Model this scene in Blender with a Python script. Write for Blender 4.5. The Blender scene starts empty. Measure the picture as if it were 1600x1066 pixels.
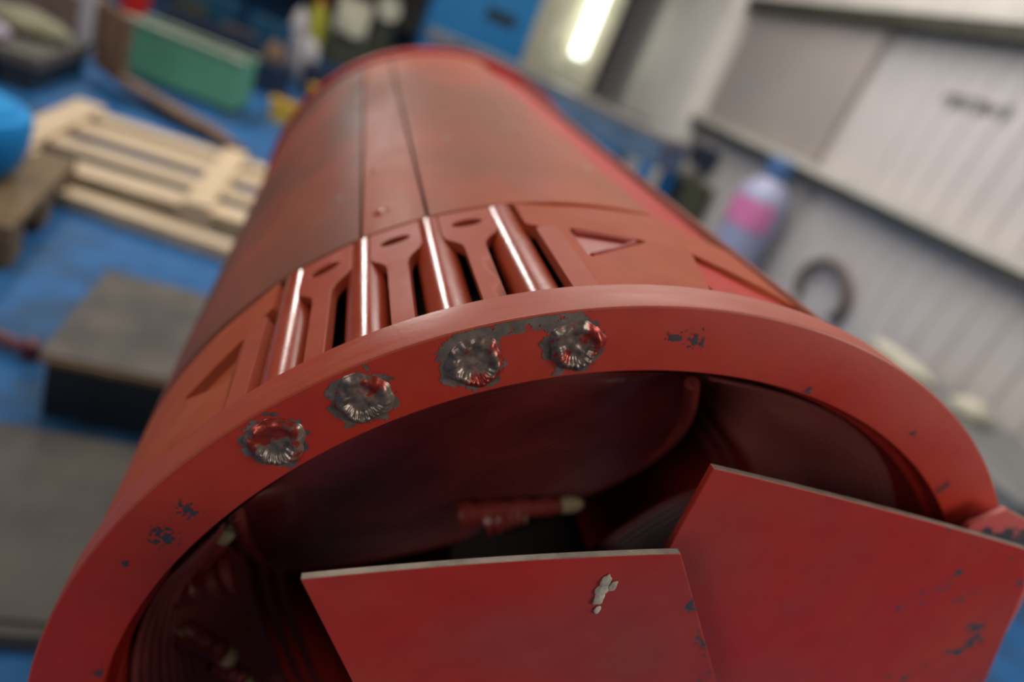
import bpy, bmesh, math, random
from mathutils import Vector, Matrix
from mathutils.geometry import delaunay_2d_cdt
from mathutils import noise
random.seed(7)
S = bpy.context.scene
C = S.collection
PI = math.pi
AX = 0.60            # height of the drum's axis above the floor (metres)

# ------------------------------------------------------------------ camera
cam = bpy.data.cameras.new('camera')
co = bpy.data.objects.new('camera', cam)
C.objects.link(co)
cam.sensor_width = 36; cam.sensor_fit = 'HORIZONTAL'
cam.lens = 36 * 1067 / 1600
right = Vector((0.91187729, -0.18313235, 0.36734499))
down = Vector((0.24376875, -0.47841344, -0.84362158))
fwd = Vector((0.33023719, 0.85882659, -0.39161241))
m = Matrix((right, -down, -fwd)).transposed().to_4x4()
m.translation = Vector((-0.23453626, -0.24984097, 0.36805499 + AX))
co.matrix_world = m
cam.clip_start = 0.01
cam.dof.use_dof = True
cam.dof.focus_distance = 0.285
cam.dof.aperture_fstop = 3.1
cam.dof.aperture_blades = 0
S.camera = co

# ------------------------------------------------------------------ world, lights, exposure
S.view_settings.view_transform = 'Standard'
S.view_settings.look = 'None'
S.view_settings.gamma = 1
S.view_settings.use_curve_mapping = False
S.view_settings.exposure = -0.2
w = bpy.data.worlds.new('world'); S.world = w; w.use_nodes = True
w.node_tree.nodes['Background'].inputs[0].default_value = (0.95, 0.95, 1.0, 1)
w.node_tree.nodes['Background'].inputs[1].default_value = 0.15

def area(name, loc, rot, sx, sy, power, col=(1, 0.97, 0.92)):
    l = bpy.data.lights.new(name, 'AREA'); l.shape = 'RECTANGLE'
    l.size = sx; l.size_y = sy; l.energy = power; l.color = col
    o = bpy.data.objects.new(name, l); C.objects.link(o)
    o.location = loc; o.rotation_euler = rot
    return o
def aim(o, tgt):
    o.rotation_euler = (Vector(tgt) - o.location).to_track_quat('-Z', 'Y').to_euler()
# roof tubes running along the bay, beyond the far end of the drum and over it
aim(area('roof_tube_light', (-1.9, 5.6, 2.7), (0, 0, 0), 0.55, 0.6, 66), (0, 0, AX))
aim(area('roof_tube_light', (1.2, 4.0, 3.6), (0, 0, 0), 2.2, 3.0, 75, (1, .93, .84)), (1.2, 3.6, 0))
aim(area('roof_tube_light', (-0.9, 1.4, 3.4), (0, 0, 0), 1.6, 2.6, 70, (1, .93, .84)), (-0.6, 1.4, 0))
aim(area('fill_light', (1.5, -1.1, 1.75), (0, 0, 0), .7, .9, 32, (1, .93, .84)), (0.1, 0, AX + .2))  # added front-right fill, makes the ring face brighter to the right
aim(area('fill_light', (-2.3, -1.9, 1.68), (0, 0, 0), .8, .8, 26, (1, .93, .88)), (0.15, 0.05, AX + .15))  # added fill from the left, meant for the right-hand vane in the mouth
aim(area('fill_light', (1.5, 3.2, 3.3), (0, 0, 0), 1.6, 4.5, 76, (1, .97, .95)), (3, 3.4, 0.9))  # added wash lamp that brightens the right wall

# ------------------------------------------------------------------ materials
def nt(name):
    mt = bpy.data.materials.new(name); mt.use_nodes = True
    return mt, mt.node_tree.nodes, mt.node_tree.links, mt.node_tree.nodes['Principled BSDF']
def tex(N, L, scale, detail=4, rough=0.6, coord='Object', sc=(1, 1, 1), rot=(0, 0, 0)):
    tc = N.new('ShaderNodeTexCoord'); mp = N.new('ShaderNodeMapping')
    mp.inputs['Scale'].default_value = sc; mp.inputs['Rotation'].default_value = rot
    n = N.new('ShaderNodeTexNoise'); n.inputs['Scale'].default_value = scale
    n.inputs['Detail'].default_value = detail; n.inputs['Roughness'].default_value = rough
    L.new(tc.outputs[coord], mp.inputs[0]); L.new(mp.outputs[0], n.inputs['Vector'])
    return n
def ramp(N, L, src, stops):
    r = N.new('ShaderNodeValToRGB'); e = r.color_ramp.elements
    while len(e) < len(stops): e.new(0.5)
    for i, (p, c) in enumerate(stops):
        e[i].position = p; e[i].color = (*c, 1) if len(c) == 3 else c
    L.new(src, r.inputs[0]); return r
def mix(N, L, f, a, b):
    x = N.new('ShaderNodeMix'); x.data_type = 'RGBA'
    if isinstance(f, (int, float)): x.inputs[0].default_value = f
    else: L.new(f, x.inputs[0])
    for i, v in ((6, a), (7, b)):
        if isinstance(v, tuple): x.inputs[i].default_value = (*v, 1)
        else: L.new(v, x.inputs[i])
    return x.outputs[2]
def bump(N, L, b, src, strength=0.2, dist=0.001):
    bp = N.new('ShaderNodeBump'); bp.inputs['Strength'].default_value = strength
    bp.inputs['Distance'].default_value = dist
    L.new(src, bp.inputs['Height']); L.new(bp.outputs[0], b.inputs['Normal'])
def simple(name, col, rough=0.6, metal=0.0, var=0.18, scale=6, sc=(1, 1, 1), bmp=0.0, col2=None):
    mt, N, L, b = nt(name)
    n = tex(N, L, scale, sc=sc)
    c2 = col2 or tuple(c * (1 - var * 2) for c in col)
    r = ramp(N, L, n.outputs[0], [(0.35, c2), (0.62, col)])
    L.new(r.outputs[0], b.inputs['Base Color'])
    b.inputs['Roughness'].default_value = rough; b.inputs['Metallic'].default_value = metal
    if bmp: bump(N, L, b, n.outputs[0], bmp, 0.002)
    return mt
def paint(name, col, dust, dust_amt=0.5, rough=0.38, spec=0.5, chips=0.0, chip_scale=38, streak=(1, 1, 1), smudge=None, sm=(.45, .62, .6)):
    """red machine paint: dust film in patches, small chips down to grey metal, orange peel"""
    mt, N, L, b = nt(name)
    n1 = tex(N, L, 9, 5, 0.65, sc=streak)
    r1 = ramp(N, L, n1.outputs[0], [(0.38, (0, 0, 0)), (0.72, (dust_amt,) * 3)])
    c = mix(N, L, r1.outputs[0], col, dust); b.inputs['Specular IOR Level'].default_value = spec
    if smudge:
        ns = tex(N, L, 3.6, 3, 0.55, sc=(1.4, .8, 1.4))
        rs = ramp(N, L, ns.outputs[0], [(sm[0], (0, 0, 0)), (sm[1], (sm[2],) * 3)])
        c = mix(N, L, rs.outputs[0], c, smudge)
    n2 = tex(N, L, 60, 3, 0.5)
    r2 = ramp(N, L, n2.outputs[0], [(0.4, (0, 0, 0)), (0.7, (0.25,) * 3)])
    c = mix(N, L, r2.outputs[0], c, tuple(x * .65 for x in col))
    if chips:
        n3 = tex(N, L, chip_scale, 6, 0.7); n4 = tex(N, L, 7, 2, 0.5)
        mm = N.new('ShaderNodeMath'); mm.operation = 'MULTIPLY'
        L.new(n3.outputs[0], mm.inputs[0]); L.new(n4.outputs[0], mm.inputs[1])
        lo = 0.46 - chips * 0.1
        r3 = ramp(N, L, mm.outputs[0], [(lo, (0, 0, 0)), (lo + 0.012, (1, 1, 1))])
        c = mix(N, L, r3.outputs[0], c, (0.045, 0.042, 0.05))
    L.new(c, b.inputs['Base Color'])
    rr = ramp(N, L, n1.outputs[0], [(0.35, (rough,) * 3), (0.7, (rough + .2,) * 3)])
    L.new(rr.outputs[0], b.inputs['Roughness'])
    n5 = tex(N, L, 260, 3, 0.6)
    bump(N, L, b, n5.outputs[0], 0.12, 0.0006)
    return mt
RED = (0.34, 0.021, 0.010)
M = {}
M['ring'] = paint('red_ring_paint', (0.34, 0.017, 0.006), (0.33, 0.055, 0.025), 0.4, 0.46, .35, chips=1.0)
M['shell'] = paint('dusty_red_shell', (0.36, 0.062, 0.020), (0.33, 0.115, 0.055), 0.8, 0.5, .2,
                   streak=(1, .35, 1), smudge=(0.15, 0.07, 0.045))
M['shell_left'] = paint('smudged_red_shell', (0.30, 0.055, 0.025), (0.26, 0.085, 0.05), 0.8, 0.46, .22,
                   streak=(1, .35, 1), smudge=(0.085, 0.055, 0.038), sm=(.38, .55, .75))
M['rim'] = paint('streaky_red_rim', (0.36, 0.050, 0.020), (0.33, 0.085, 0.042), 0.7, 0.36, .4, streak=(1, 6, 1))
M['casing'] = paint('dusty_red_casing', (0.37, 0.058, 0.018), (0.34, 0.10, 0.046), 0.7, 0.55, .2)
M['vivid'] = paint('red_step_paint', (0.42, 0.025, 0.017), (0.42, 0.05, 0.04), 0.4, 0.45, .2)
M['rod'] = paint('glossy_red_rod', (0.33, 0.045, 0.016), (0.34, 0.075, 0.035), 0.5, 0.19)
M['lug'] = paint('red_lug_paint', (0.36, 0.052, 0.02), (0.36, 0.095, 0.05), 0.7, 0.5, .3)
M['plate'] = paint('red_plate_paint', (0.36, 0.014, 0.006), (0.32, 0.045, 0.024), 0.6, 0.42, .4, chips=.85, chip_scale=30, smudge=(0.17, 0.045, 0.036), sm=(.48, .66, .6))
M['plate_pink'] = paint('pink_plate_paint', (0.48, 0.08, 0.07), (0.5, 0.12, 0.1), 0.6, 0.4, chips=1.5, chip_scale=30)
M['pink'] = paint('pinkish_primer', (0.34, 0.045, 0.035), (0.36, 0.08, 0.07), 0.6, 0.3, .35)
M['inner'] = paint('dark_red_vane_paint', (0.16, 0.022, 0.022), (0.20, 0.05, 0.045), 0.5, 0.42)
M['inner_shade'] = simple('interior_shade_black', (0.012, 0.004, 0.004), 0.9)  # near-black colour stands in for the shade deep in the drum
M['strap'] = paint('brown_red_strap', (0.22, 0.045, 0.02), (0.25, 0.08, 0.045), 0.6, 0.45)
M['edge'] = simple('bare_steel_edge', (0.24, 0.20, 0.165), 0.5, 0.5, .2, 60, bmp=.3)
M['tip'] = simple('cream_pick_tip', (0.42, 0.34, 0.18), 0.5)
M['vlip'] = paint('red_lip_paint', (0.20, 0.022, 0.016), (0.24, 0.06, 0.045), 0.5, 0.32)
def ribbed(name, col, col2):
    mt, N, L, b = nt(name)
    uv = N.new('ShaderNodeUVMap'); wv = N.new('ShaderNodeTexWave')
    wv.wave_type = 'BANDS'; wv.bands_direction = 'Y'; wv.inputs['Scale'].default_value = 7.54
    wv.inputs['Distortion'].default_value = 0.15; wv.inputs['Detail'].default_value = 0
    L.new(uv.outputs[0], wv.inputs['Vector'])
    n = tex(N, L, 14, 4)
    r = ramp(N, L, n.outputs[0], [(0.35, col2), (0.65, col)])
    gr = ramp(N, L, wv.outputs[0], [(0.05, (0.55,) * 3), (0.5, (0,) * 3)])
    L.new(mix(N, L, gr.outputs[0], r.outputs[0], tuple(x * .35 for x in col2)), b.inputs['Base Color']); b.inputs['Roughness'].default_value = 0.36
    bump(N, L, b, wv.outputs[0], 0.15, 0.0006)
    return mt
M['ribbed'] = ribbed('ribbed_vane_shaded', (0.14, 0.016, 0.015), (0.08, 0.008, 0.008))  # darkened vane copy, interior shade put into the colour
M['bench'] = simple('pale_steel_blue_paint', (0.10, 0.17, 0.27), 0.5)
M['ribbed_lit'] = ribbed('ribbed_vane_lit', (0.60, 0.19, 0.16), (0.48, 0.12, 0.10))  # much paler vane copy, its colour stands in for light on it
def weldmat():
    mt, N, L, b = nt('weld_bead_metal')
    n = tex(N, L, 90, 5, 0.7); n2 = tex(N, L, 45, 4, 0.6)
    base = ramp(N, L, n.outputs[0], [(0.35, (0.09, 0.068, 0.055)), (0.7, (0.30, 0.22, 0.175))])
    r2 = ramp(N, L, n2.outputs[0], [(0.50, (0, 0, 0)), (0.54, (1, 1, 1))])
    c = mix(N, L, r2.outputs[0], base.outputs[0], (0.24, 0.022, 0.012))
    L.new(c, b.inputs['Base Color'])
    b.inputs['Metallic'].default_value = 0.45; b.inputs['Roughness'].default_value = 0.33
    bump(N, L, b, n.outputs[0], 0.25, 0.001)
    return mt
M['weld'] = weldmat()
M['scorch'] = simple('bare_scraped_metal', (0.19, 0.145, 0.12), 0.5, 0.35, .3, 80)
M['chip'] = simple('dark_chipped_metal', (0.06, 0.052, 0.06), 0.5, 0.3)
M['hole'] = simple('hole_shade_black', (0.006, 0.01, 0.01), 0.7, 0.0)  # black colour stands in for shade inside holes and openings
# workshop
def floor_mat():
    mt, N, L, b = nt('worn_blue_floor')
    n = tex(N, L, 2.6, 6, 0.65); n2 = tex(N, L, 11, 5, 0.7)
    base = ramp(N, L, n2.outputs[0], [(0.3, (0.012, 0.085, 0.24)), (0.7, (0.03, 0.145, 0.37))])
    r = ramp(N, L, n.outputs[0], [(0.47, (0, 0, 0)), (0.62, (0.85,) * 3)])
    c = mix(N, L, r.outputs[0], base.outputs[0], (0.03, 0.06, 0.10))
    L.new(c, b.inputs['Base Color']); b.inputs['Roughness'].default_value = 0.65; b.inputs['Specular IOR Level'].default_value = .2
    return mt
M['floor'] = floor_mat()
M['wallpaint'] = simple('off_white_cladding', (0.56, 0.52, 0.50), 0.5, 0, .05, 1.2)
M['wallbox'] = simple('pale_lining_panel', (0.36, 0.32, 0.295), 0.6, 0, .05, 1.0)
M['column'] = simple('cream_column_paint', (0.80, 0.75, 0.69), 0.55, 0, .05, 1.5)
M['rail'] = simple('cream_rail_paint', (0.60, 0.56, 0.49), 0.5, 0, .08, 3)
M['railshade'] = simple('olive_rail_shade', (0.05, 0.046, 0.03), 0.6)  # shade under the rails put into the colour
M['backwall'] = simple('grey_back_wall', (0.36, 0.325, 0.29), 0.7, 0, .12, 1.2)
M['wood'] = simple('pale_pallet_wood', (0.66, 0.50, 0.32), 0.7, 0, .13, 5, sc=(1, 8, 8), bmp=.2)
M['oldwood'] = simple('aged_brown_wood', (0.20, 0.13, 0.065), 0.8, 0, .2, 8, sc=(1, 5, 5), bmp=.3)
M['ply'] = simple('grimy_grey_board', (0.085, 0.075, 0.065), 0.75, 0, .2, 5, col2=(0.05, 0.044, 0.04))
M['boxtop'] = simple('worn_grey_top', (0.105, 0.09, 0.078), 0.75, 0, .2, 9, col2=(0.055, 0.048, 0.043))
M['black'] = simple('black_paint', (0.012, 0.018, 0.028), 0.5)
M['navy'] = simple('navy_paint', (0.02, 0.035, 0.075), 0.5)
M['azure'] = simple('azure_plastic', (0.0, 0.25, 0.62), 0.85, 0, .04)
M['bluemach'] = simple('bright_blue_paint', (0.0, 0.17, 0.42), 0.4, 0, .06)
M['teal'] = simple('teal_blue_plastic', (0.01, 0.10, 0.20), 0.5)
M['green'] = simple('green_paint', (0.10, 0.33, 0.21), 0.6, 0, .08, 4)
M['greentop'] = simple('pale_green_edge', (0.26, 0.33, 0.25), 0.7)  # paler, greyer green for the crate's top rim
M['yellow'] = simple('yellow_paint', (0.62, 0.40, 0.05), 0.5, 0, .08)
M['lime'] = simple('lime_plastic', (0.46, 0.45, 0.02), 0.5)
M['rust'] = simple('rusty_brown_steel', (0.22, 0.125, 0.075), 0.7, .1, .25, 12)
M['white'] = simple('dusty_white', (0.52, 0.48, 0.50), 0.6, 0, .1)
M['lilac'] = simple('lilac_film', (0.50, 0.42, 0.55), 0.4, 0, .1)
M['olive'] = simple('olive_sacking', (0.26, 0.25, 0.16), 0.8)
M['beige'] = simple('beige_machine_paint', (0.85, 0.80, 0.60), 0.5, 0, .12, 4)
M['oldive'] = simple('dark_olive_paint', (0.08, 0.085, 0.05), 0.6)
M['redpl'] = simple('bright_red_plastic', (0.65, 0.02, 0.015), 0.4, 0, .05)
M['steel'] = simple('brushed_grey_steel', (0.30, 0.28, 0.27), 0.4, .6, .15, 8, sc=(1, 6, 1))
M['greyplank'] = simple('weathered_grey_timber', (0.12, 0.105, 0.09), 0.8, 0, .2, 7, sc=(1, 6, 6))
M['pinklab'] = simple('pink_label', (0.75, 0.22, 0.45), 0.4, 0, .1, 14)
M['bluewrap'] = simple('pale_blue_wrap', (0.30, 0.36, 0.55), 0.35, 0, .1, 12, col2=(0.42, 0.36, 0.46))
M['bluecap'] = simple('blue_cap', (0.08, 0.17, 0.36), 0.4)
M['hose'] = simple('grey_brown_hose', (0.12, 0.085, 0.07), 0.6)
M['cloth'] = simple('cream_cloth', (0.66, 0.62, 0.50), 0.8, 0, .1, 12)
M['greyplastic'] = simple('grey_plastic', (0.24, 0.24, 0.235), 0.5, 0, .12, 3)
M['stencil'] = simple('faded_grey_ink', (0.20, 0.185, 0.18), 0.7)
def emis(name, col, st):
    mt, N, L, b = nt(name)
    b.inputs['Emission Color'].default_value = (*col, 1); b.inputs['Emission Strength'].default_value = st
    n = tex(N, L, 3); L.new(n.outputs[0], b.inputs['Roughness'])
    return mt
M['tube'] = emis('lit_tube', (0.95, 1.0, 0.88), 4)

# ------------------------------------------------------------------ mesh helpers
def obj(name, bm, mat, parent=None, smooth=True, bev=0, angle=40):
    me = bpy.data.meshes.new(name)
    bmesh.ops.recalc_face_normals(bm, faces=bm.faces)
    bm.to_mesh(me); bm.free()
    mats = mat if isinstance(mat, (list, tuple)) else [mat]
    for x in mats: me.materials.append(M[x] if isinstance(x, str) else x)
    o = bpy.data.objects.new(name, me); C.objects.link(o)
    if parent: o.parent = parent
    if bev:
        b = o.modifiers.new('bevel', 'BEVEL'); b.width = bev; b.segments = 2; b.limit_method = 'ANGLE'; b.harden_normals = smooth
        b.angle_limit = math.radians(35)
    if smooth:
        me.shade_smooth()
        try: me.set_sharp_from_angle(angle=math.radians(angle))
        except Exception: pass
    return o
def thing(name, label, cat, loc=(0, 0, 0), rz=0, group=None):
    o = bpy.data.objects.new(name, None); C.objects.link(o); o.empty_display_size = .05
    o.location = loc; o.rotation_euler = (0, 0, rz)
    return tag(o, label, cat, group)
def tag(o, label, cat, group=None):
    o['label'] = label; o['category'] = cat
    if group: o['group'] = group
    return o
def struct(o): o['kind'] = 'structure'; return o
def box(bm, x0, x1, y0, y1, z0, z1, mi=0, mat=None):
    vs = [bm.verts.new((x, y, z)) for z in (z0, z1) for y in (y0, y1) for x in (x0, x1)]
    if mat is not None:
        for v in vs: v.co = mat @ v.co
    for f in ((0, 2, 3, 1), (4, 5, 7, 6), (0, 1, 5, 4), (2, 6, 7, 3), (0, 4, 6, 2), (1, 3, 7, 5)):
        fc = bm.faces.new([vs[i] for i in f]); fc.material_index = mi
def tube(bm, pts, radii, n=16, cap=True, mi=0):
    pts = [Vector(p) for p in pts]
    if isinstance(radii, (int, float)): radii = [radii] * len(pts)
    rings = []; prev = None
    for i, p in enumerate(pts):
        t = (pts[min(i + 1, len(pts) - 1)] - pts[max(i - 1, 0)]).normalized()
        if prev is None:
            a = Vector((0, 0, 1)) if abs(t.z) < .9 else Vector((1, 0, 0))
            u = t.cross(a).normalized()
        else:
            u = (prev - t * prev.dot(t)).normalized()
        prev = u; v = t.cross(u)
        rings.append([bm.verts.new(p + (u * math.cos(2 * PI * k / n) + v * math.sin(2 * PI * k / n)) * radii[i]) for k in range(n)])
    for a, b in zip(rings, rings[1:]):
        for k in range(n):
            f = bm.faces.new((a[k], a[(k + 1) % n], b[(k + 1) % n], b[k])); f.material_index = mi
    if cap:
        f = bm.faces.new(rings[0][::-1]); f.material_index = mi
        f = bm.faces.new(rings[-1]); f.material_index = mi
def lathe(bm, prof, n=32, cx=0, cy=0, mi=0):
    """profile [(r, z)] round the vertical axis"""
    rings = [[bm.verts.new((cx + r * math.cos(2 * PI * k / n), cy + r * math.sin(2 * PI * k / n), z)) for k in range(n)] for r, z in prof]
    for a, b in zip(rings, rings[1:]):
        for k in range(n):
            f = bm.faces.new((a[k], a[(k + 1) % n], b[(k + 1) % n], b[k])); f.material_index = mi
    bm.faces.new(rings[0][::-1]); bm.faces.new(rings[-1])
def cyl(th, r, y):
    """point on a cylinder about the drum axis: th in degrees from straight up, + to the right"""
    a = math.radians(th)
    return Vector((r * math.sin(a), y, AX + r * math.cos(a)))
def spin(bm, prof, th0=-180, th1=180, n=192, closed=True, mi=0):
    """closed profile [(r, y)] swept round the drum axis"""
    full = abs(th1 - th0) >= 359.9
    cnt = n if full else n + 1
    rings = []
    for k in range(cnt):
        th = th0 + (th1 - th0) * k / n
        rings.append([bm.verts.new(cyl(th, r, y)) for r, y in prof])
    for k in range(n):
        a = rings[k]; b = rings[(k + 1) % cnt]
        for j in range(len(prof)):
            j2 = (j + 1) % len(prof)
            f = bm.faces.new((a[j], a[j2], b[j2], b[j])); f.material_index = mi
    if not full:
        bm.faces.new(rings[0]); bm.faces.new(rings[-1][::-1])
def rounded(poly, rad, n=5):
    """round the corners of a 2-D polygon"""
    out = []; L = len(poly)
    for i, p in enumerate(poly):
        p = Vector(p[:2]); r = rad if not isinstance(rad, (list, tuple)) else rad[i]
        a = Vector(poly[i - 1][:2]); b = Vector(poly[(i + 1) % L][:2])
        if r <= 0: out.append(tuple(p)); continue
        da = (a - p); db = (b - p)
        r_ = min(r, da.length * .45, db.length * .45)
        s = p + da.normalized() * r_; e = p + db.normalized() * r_
        for k in range(n + 1):
            t = k / n
            q = s * (1 - t) ** 2 + p * 2 * t * (1 - t) + e * t * t
            out.append((q.x, q.y))
    return out
def inside(pt, poly):
    x, y = pt; c = False
    for i in range(len(poly)):
        x1, y1 = poly[i]; x2, y2 = poly[i - 1]
        if (y1 > y) != (y2 > y) and x < (x2 - x1) * (y - y1) / (y2 - y1) + x1: c = not c
    return c
def cyl_plate(bm, outline, holes, r0, r1, step=0.008, mi=0):
    """plate that follows the drum: outline in (arc length at r=.297, y), thickness r0..r1"""
    verts = []; edges = []
    for loop in [outline] + holes:
        b = len(verts); n = len(loop); verts += [Vector(p) for p in loop]
        edges += [(b + i, b + (i + 1) % n) for i in range(n)]
    xs = [p[0] for p in outline]; ys = [p[1] for p in outline]
    x = min(xs) + step / 2
    while x < max(xs):
        y = min(ys) + step / 2
        while y < max(ys):
            if inside((x, y), outline) and not any(inside((x, y), h) for h in holes): verts.append(Vector((x, y)))
            y += step * 3
        x += step
    # make every vertical grid line follow the curvature
    v, e, f, *_ = delaunay_2d_cdt(verts, edges, [], 0, 1e-6)
    keep = []
    for t in f:
        c = sum((v[i] for i in t), Vector((0, 0))) / len(t)
        if inside(c, outline) and not any(inside(c, h) for h in holes): keep.append(t)
    def mp(p, r): return cyl(math.degrees(p[0] / 0.297), r, p[1])
    top = [bm.verts.new(mp(p, r1)) for p in v]; bot = [bm.verts.new(mp(p, r0)) for p in v]
    cnt = {}
    for t in keep:
        t = list(t)
        bm.faces.new([top[i] for i in t]).material_index = mi
        bm.faces.new([bot[i] for i in t[::-1]]).material_index = mi
        for i in range(len(t)):
            k = (t[i], t[(i + 1) % len(t)]); cnt[k] = 1
    for (a, b) in cnt:
        if (b, a) not in cnt:
            bm.faces.new((top[b], top[a], bot[a], bot[b])).material_index = mi
    for x in [x for x in bm.verts if not x.link_faces]: bm.verts.remove(x)
def arc(th): return math.radians(th) * 0.297

# ================================================================== THE DRUM
drum = thing('steel_drum', 'big red painted steel drum lying on timber blocks, open ring end nearest', 'drum', (0, 0, 0))
# front ring: outer .300, inner .267, front face at y=0, thickness .024
bm = bmesh.new()
ro, ri, t = .300, .2668, .0237
spin(bm, [(ri + .0008, 0), (ro - .0012, 0), (ro - .0003, .0004), (ro, .0014), (ro, t - .001), (ro - .001, t), (ri, t), (ri, .0008)], n=360)
for f in bm.faces:
    c_ = f.calc_center_median()
    if math.hypot(c_.x, c_.z - AX) > .2992: f.material_index = 1
ring = obj('flange_ring', bm, ['ring', 'rim'], drum, angle=30)
# weld plugs on the face: beads laid in overlapping crescents round a dished centre
def weld(th, r, R, seed, w0):
    rnd = random.Random(seed)
    bm = bmesh.new()
    nr, na = 30, 120
    c = cyl(th, r, 0); a = math.radians(th)
    ex = Vector((math.cos(a), 0, -math.sin(a))); ez = Vector((math.sin(a), 0, math.cos(a)))
    rows = []
    for i in range(nr + 1):
        q = i / nr; row = []
        for k in range(na):
            ph = 2 * PI * k / na
            wob = 1 + .05 * math.sin(3 * ph + seed) + .04 * math.sin(5 * ph + seed * 2) + .02 * math.sin(11 * ph)
            rr = q * R * wob
            # fat bead on the rim, lower middle
            rim = math.exp(-((q - .70) / .21) ** 2)
            low = .62 + .38 * math.cos(ph + PI / 2 + w0)      # thicker towards the bottom
            rip = (.5 + .5 * math.sin(24 * ph - 11 * q + seed * 1.3 + 1.5 * math.sin(3 * ph + seed))) * (.25 + .75 * max(0, math.cos(ph + PI / 2 + w0)))
            h = .0030 * rim * (0.45 + 0.55 * low) + .0008 * rim * rip * low
            h += .0012 * math.exp(-(q / .35) ** 2)
            h += .0012 * noise.noise(Vector((rr * math.cos(ph) * 260 + seed, rr * math.sin(ph) * 260, seed))) * (1 - q * .4)
            h *= min(1, (1 - q) * 7)
            h = max(h, 0) + .0002 - (.0008 if q > .99 else 0)
            row.append(bm.verts.new(c + ex * rr * math.cos(ph) + ez * rr * math.sin(ph) + Vector((0, -h, 0))))
        rows.append(row)
    for i in range(nr):
        for k in range(na):
            if i == 0:
                if k == 0: bm.faces.new([rows[1][j] for j in range(na)][::-1])
                continue
            bm.faces.new((rows[i][k], rows[i][(k + 1) % na], rows[i + 1][(k + 1) % na], rows[i + 1][k]))
    for v in [v for v in bm.verts if not v.link_faces]: bm.verts.remove(v)
    return obj('weld_plug', bm, 'weld', ring, angle=80)
for i, (th, r) in enumerate(((-50.7, .2835), (-42.1, .2835), (-32.0, .283), (-22.9, .2825))):
    weld(th, r, .0128, i * 2 + 1, -math.radians(th) * .6)
RY = [0]
def ragged(name, th, r, wx, wz, keep, cell=.00045, y=-.00012, mat='scorch', parent=None):
    """thin flake layer on the ring face; cells kept where keep(x, z) > 0, x along the ring, z outward"""
    a = math.radians(th); ex = Vector((math.cos(a), 0, -math.sin(a))); ez = Vector((math.sin(a), 0, math.cos(a))); RY[0] += 1; c = cyl(th, r, y - .00003 * (RY[0] % 6))
    bm = bmesh.new(); nx = int(2 * wx / cell); nz = int(2 * wz / cell); vs = {}
    def V(i, k):
        if (i, k) not in vs:
            x = -wx + i * cell; z = -wz + k * cell
            ox = noise.noise(Vector((x * 2500, z * 2500, 3))) * cell * .6; oz = noise.noise(Vector((x * 2500, z * 2500, 9))) * cell * .6
            vs[(i, k)] = bm.verts.new(c + ex * (x + ox) + ez * (z + oz))
        return vs[(i, k)]
    for i in range(nx):
        for k in range(nz):
            x = -wx + (i + .5) * cell; z = -wz + (k + .5) * cell
            p = ex * x + ez * z + c; rad = math.hypot(p.x, p.z - AX)
            if rad > .2988 or rad < .2685: continue
            if keep(x, z) > 0: bm.faces.new((V(i, k), V(i + 1, k), V(i + 1, k + 1), V(i, k + 1)))
    if not bm.faces: bm.free(); return None
    return obj(name, bm, mat, parent or ring, smooth=False)
def nz2(x, z, f, s): return noise.noise(Vector((x * f, z * f, s))) + .5 * noise.noise(Vector((x * f * 2.3, z * f * 2.3, s + 5))) + .3 * noise.noise(Vector((x * f * 5, z * f * 5, s + 9)))
for i, (th, r) in enumerate(((-50.7, .2835), (-42.1, .2835), (-32.0, .283), (-22.9, .2825))):
    ragged('scraped_metal', th, r, .021, .017, lambda x, z, i=i: (.0148 - math.hypot(x + .0012, z)) * 170 + nz2(x, z, 170, i * 7.3) * .95 - .25 + (.35 if i > 1 and z > .008 else 0))
# worn arris above the third and fourth plug
ragged('scraped_metal', -27.5, .296, .030, .0035, lambda x, z: nz2(x, z, 130, 4) + .45 - abs(x) * 16 + z * 60)
for th, r, R_, s_ in ((math.degrees(math.atan2(-.2475, .1335)), .2812, .0035, 1), (math.degrees(math.atan2(-.2545, .1165)), .2799, .004, 2), (-11.5, .2838, .0028, 3), (-13.6, .2840, .0024, 4),
                      (19.5, .278, .0015, 5), (30.5, .2725, .0026, 6), (54, .2740, .0034, 7), (57, .2800, .0036, 8), (-85.5, .2695, .003, 9), (-88, .273, .0025, 10), (-70, .285, .0016, 11), (3.0, .2695, .002, 12)):
    ragged('chipped_paint', th, r, R_ * 2.6, R_ * 2.6, lambda x, z, R_=R_, s_=s_: (R_ * 1.25 - math.hypot(x, z)) / R_ * .8 + nz2(x, z, 460, s_ * 3.1) * 1.5 - .30, .0003, mat='chip')
# ring: bare bright line along the front arris
# shell: radius .297 over most of the circumference, stepped down to .288 at the right
bm = bmesh.new()
Y0, Y1 = .1565, .955
r_o, r_i = .297, .289
def shell_part(t0, t1, n):
    spin(bm, [(r_i, Y0), (r_o - .0012, Y0), (r_o, Y0 + .0012), (r_o, Y1), (r_i, Y1)], t0, t1, n)
shell_part(-33.0 + .22, -4.6, 28)
obj('shell_plate', bm, 'shell', drum, angle=30)
bm = bmesh.new(); shell_part(-41.3 + .22, -33.0 - .22, 10)
obj('shell_plate', bm, 'shell', drum, angle=30)
bm = bmesh.new(); shell_part(-150, -41.3 - .22, 110)
obj('shell_plate', bm, 'shell_left', drum, angle=30)
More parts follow.
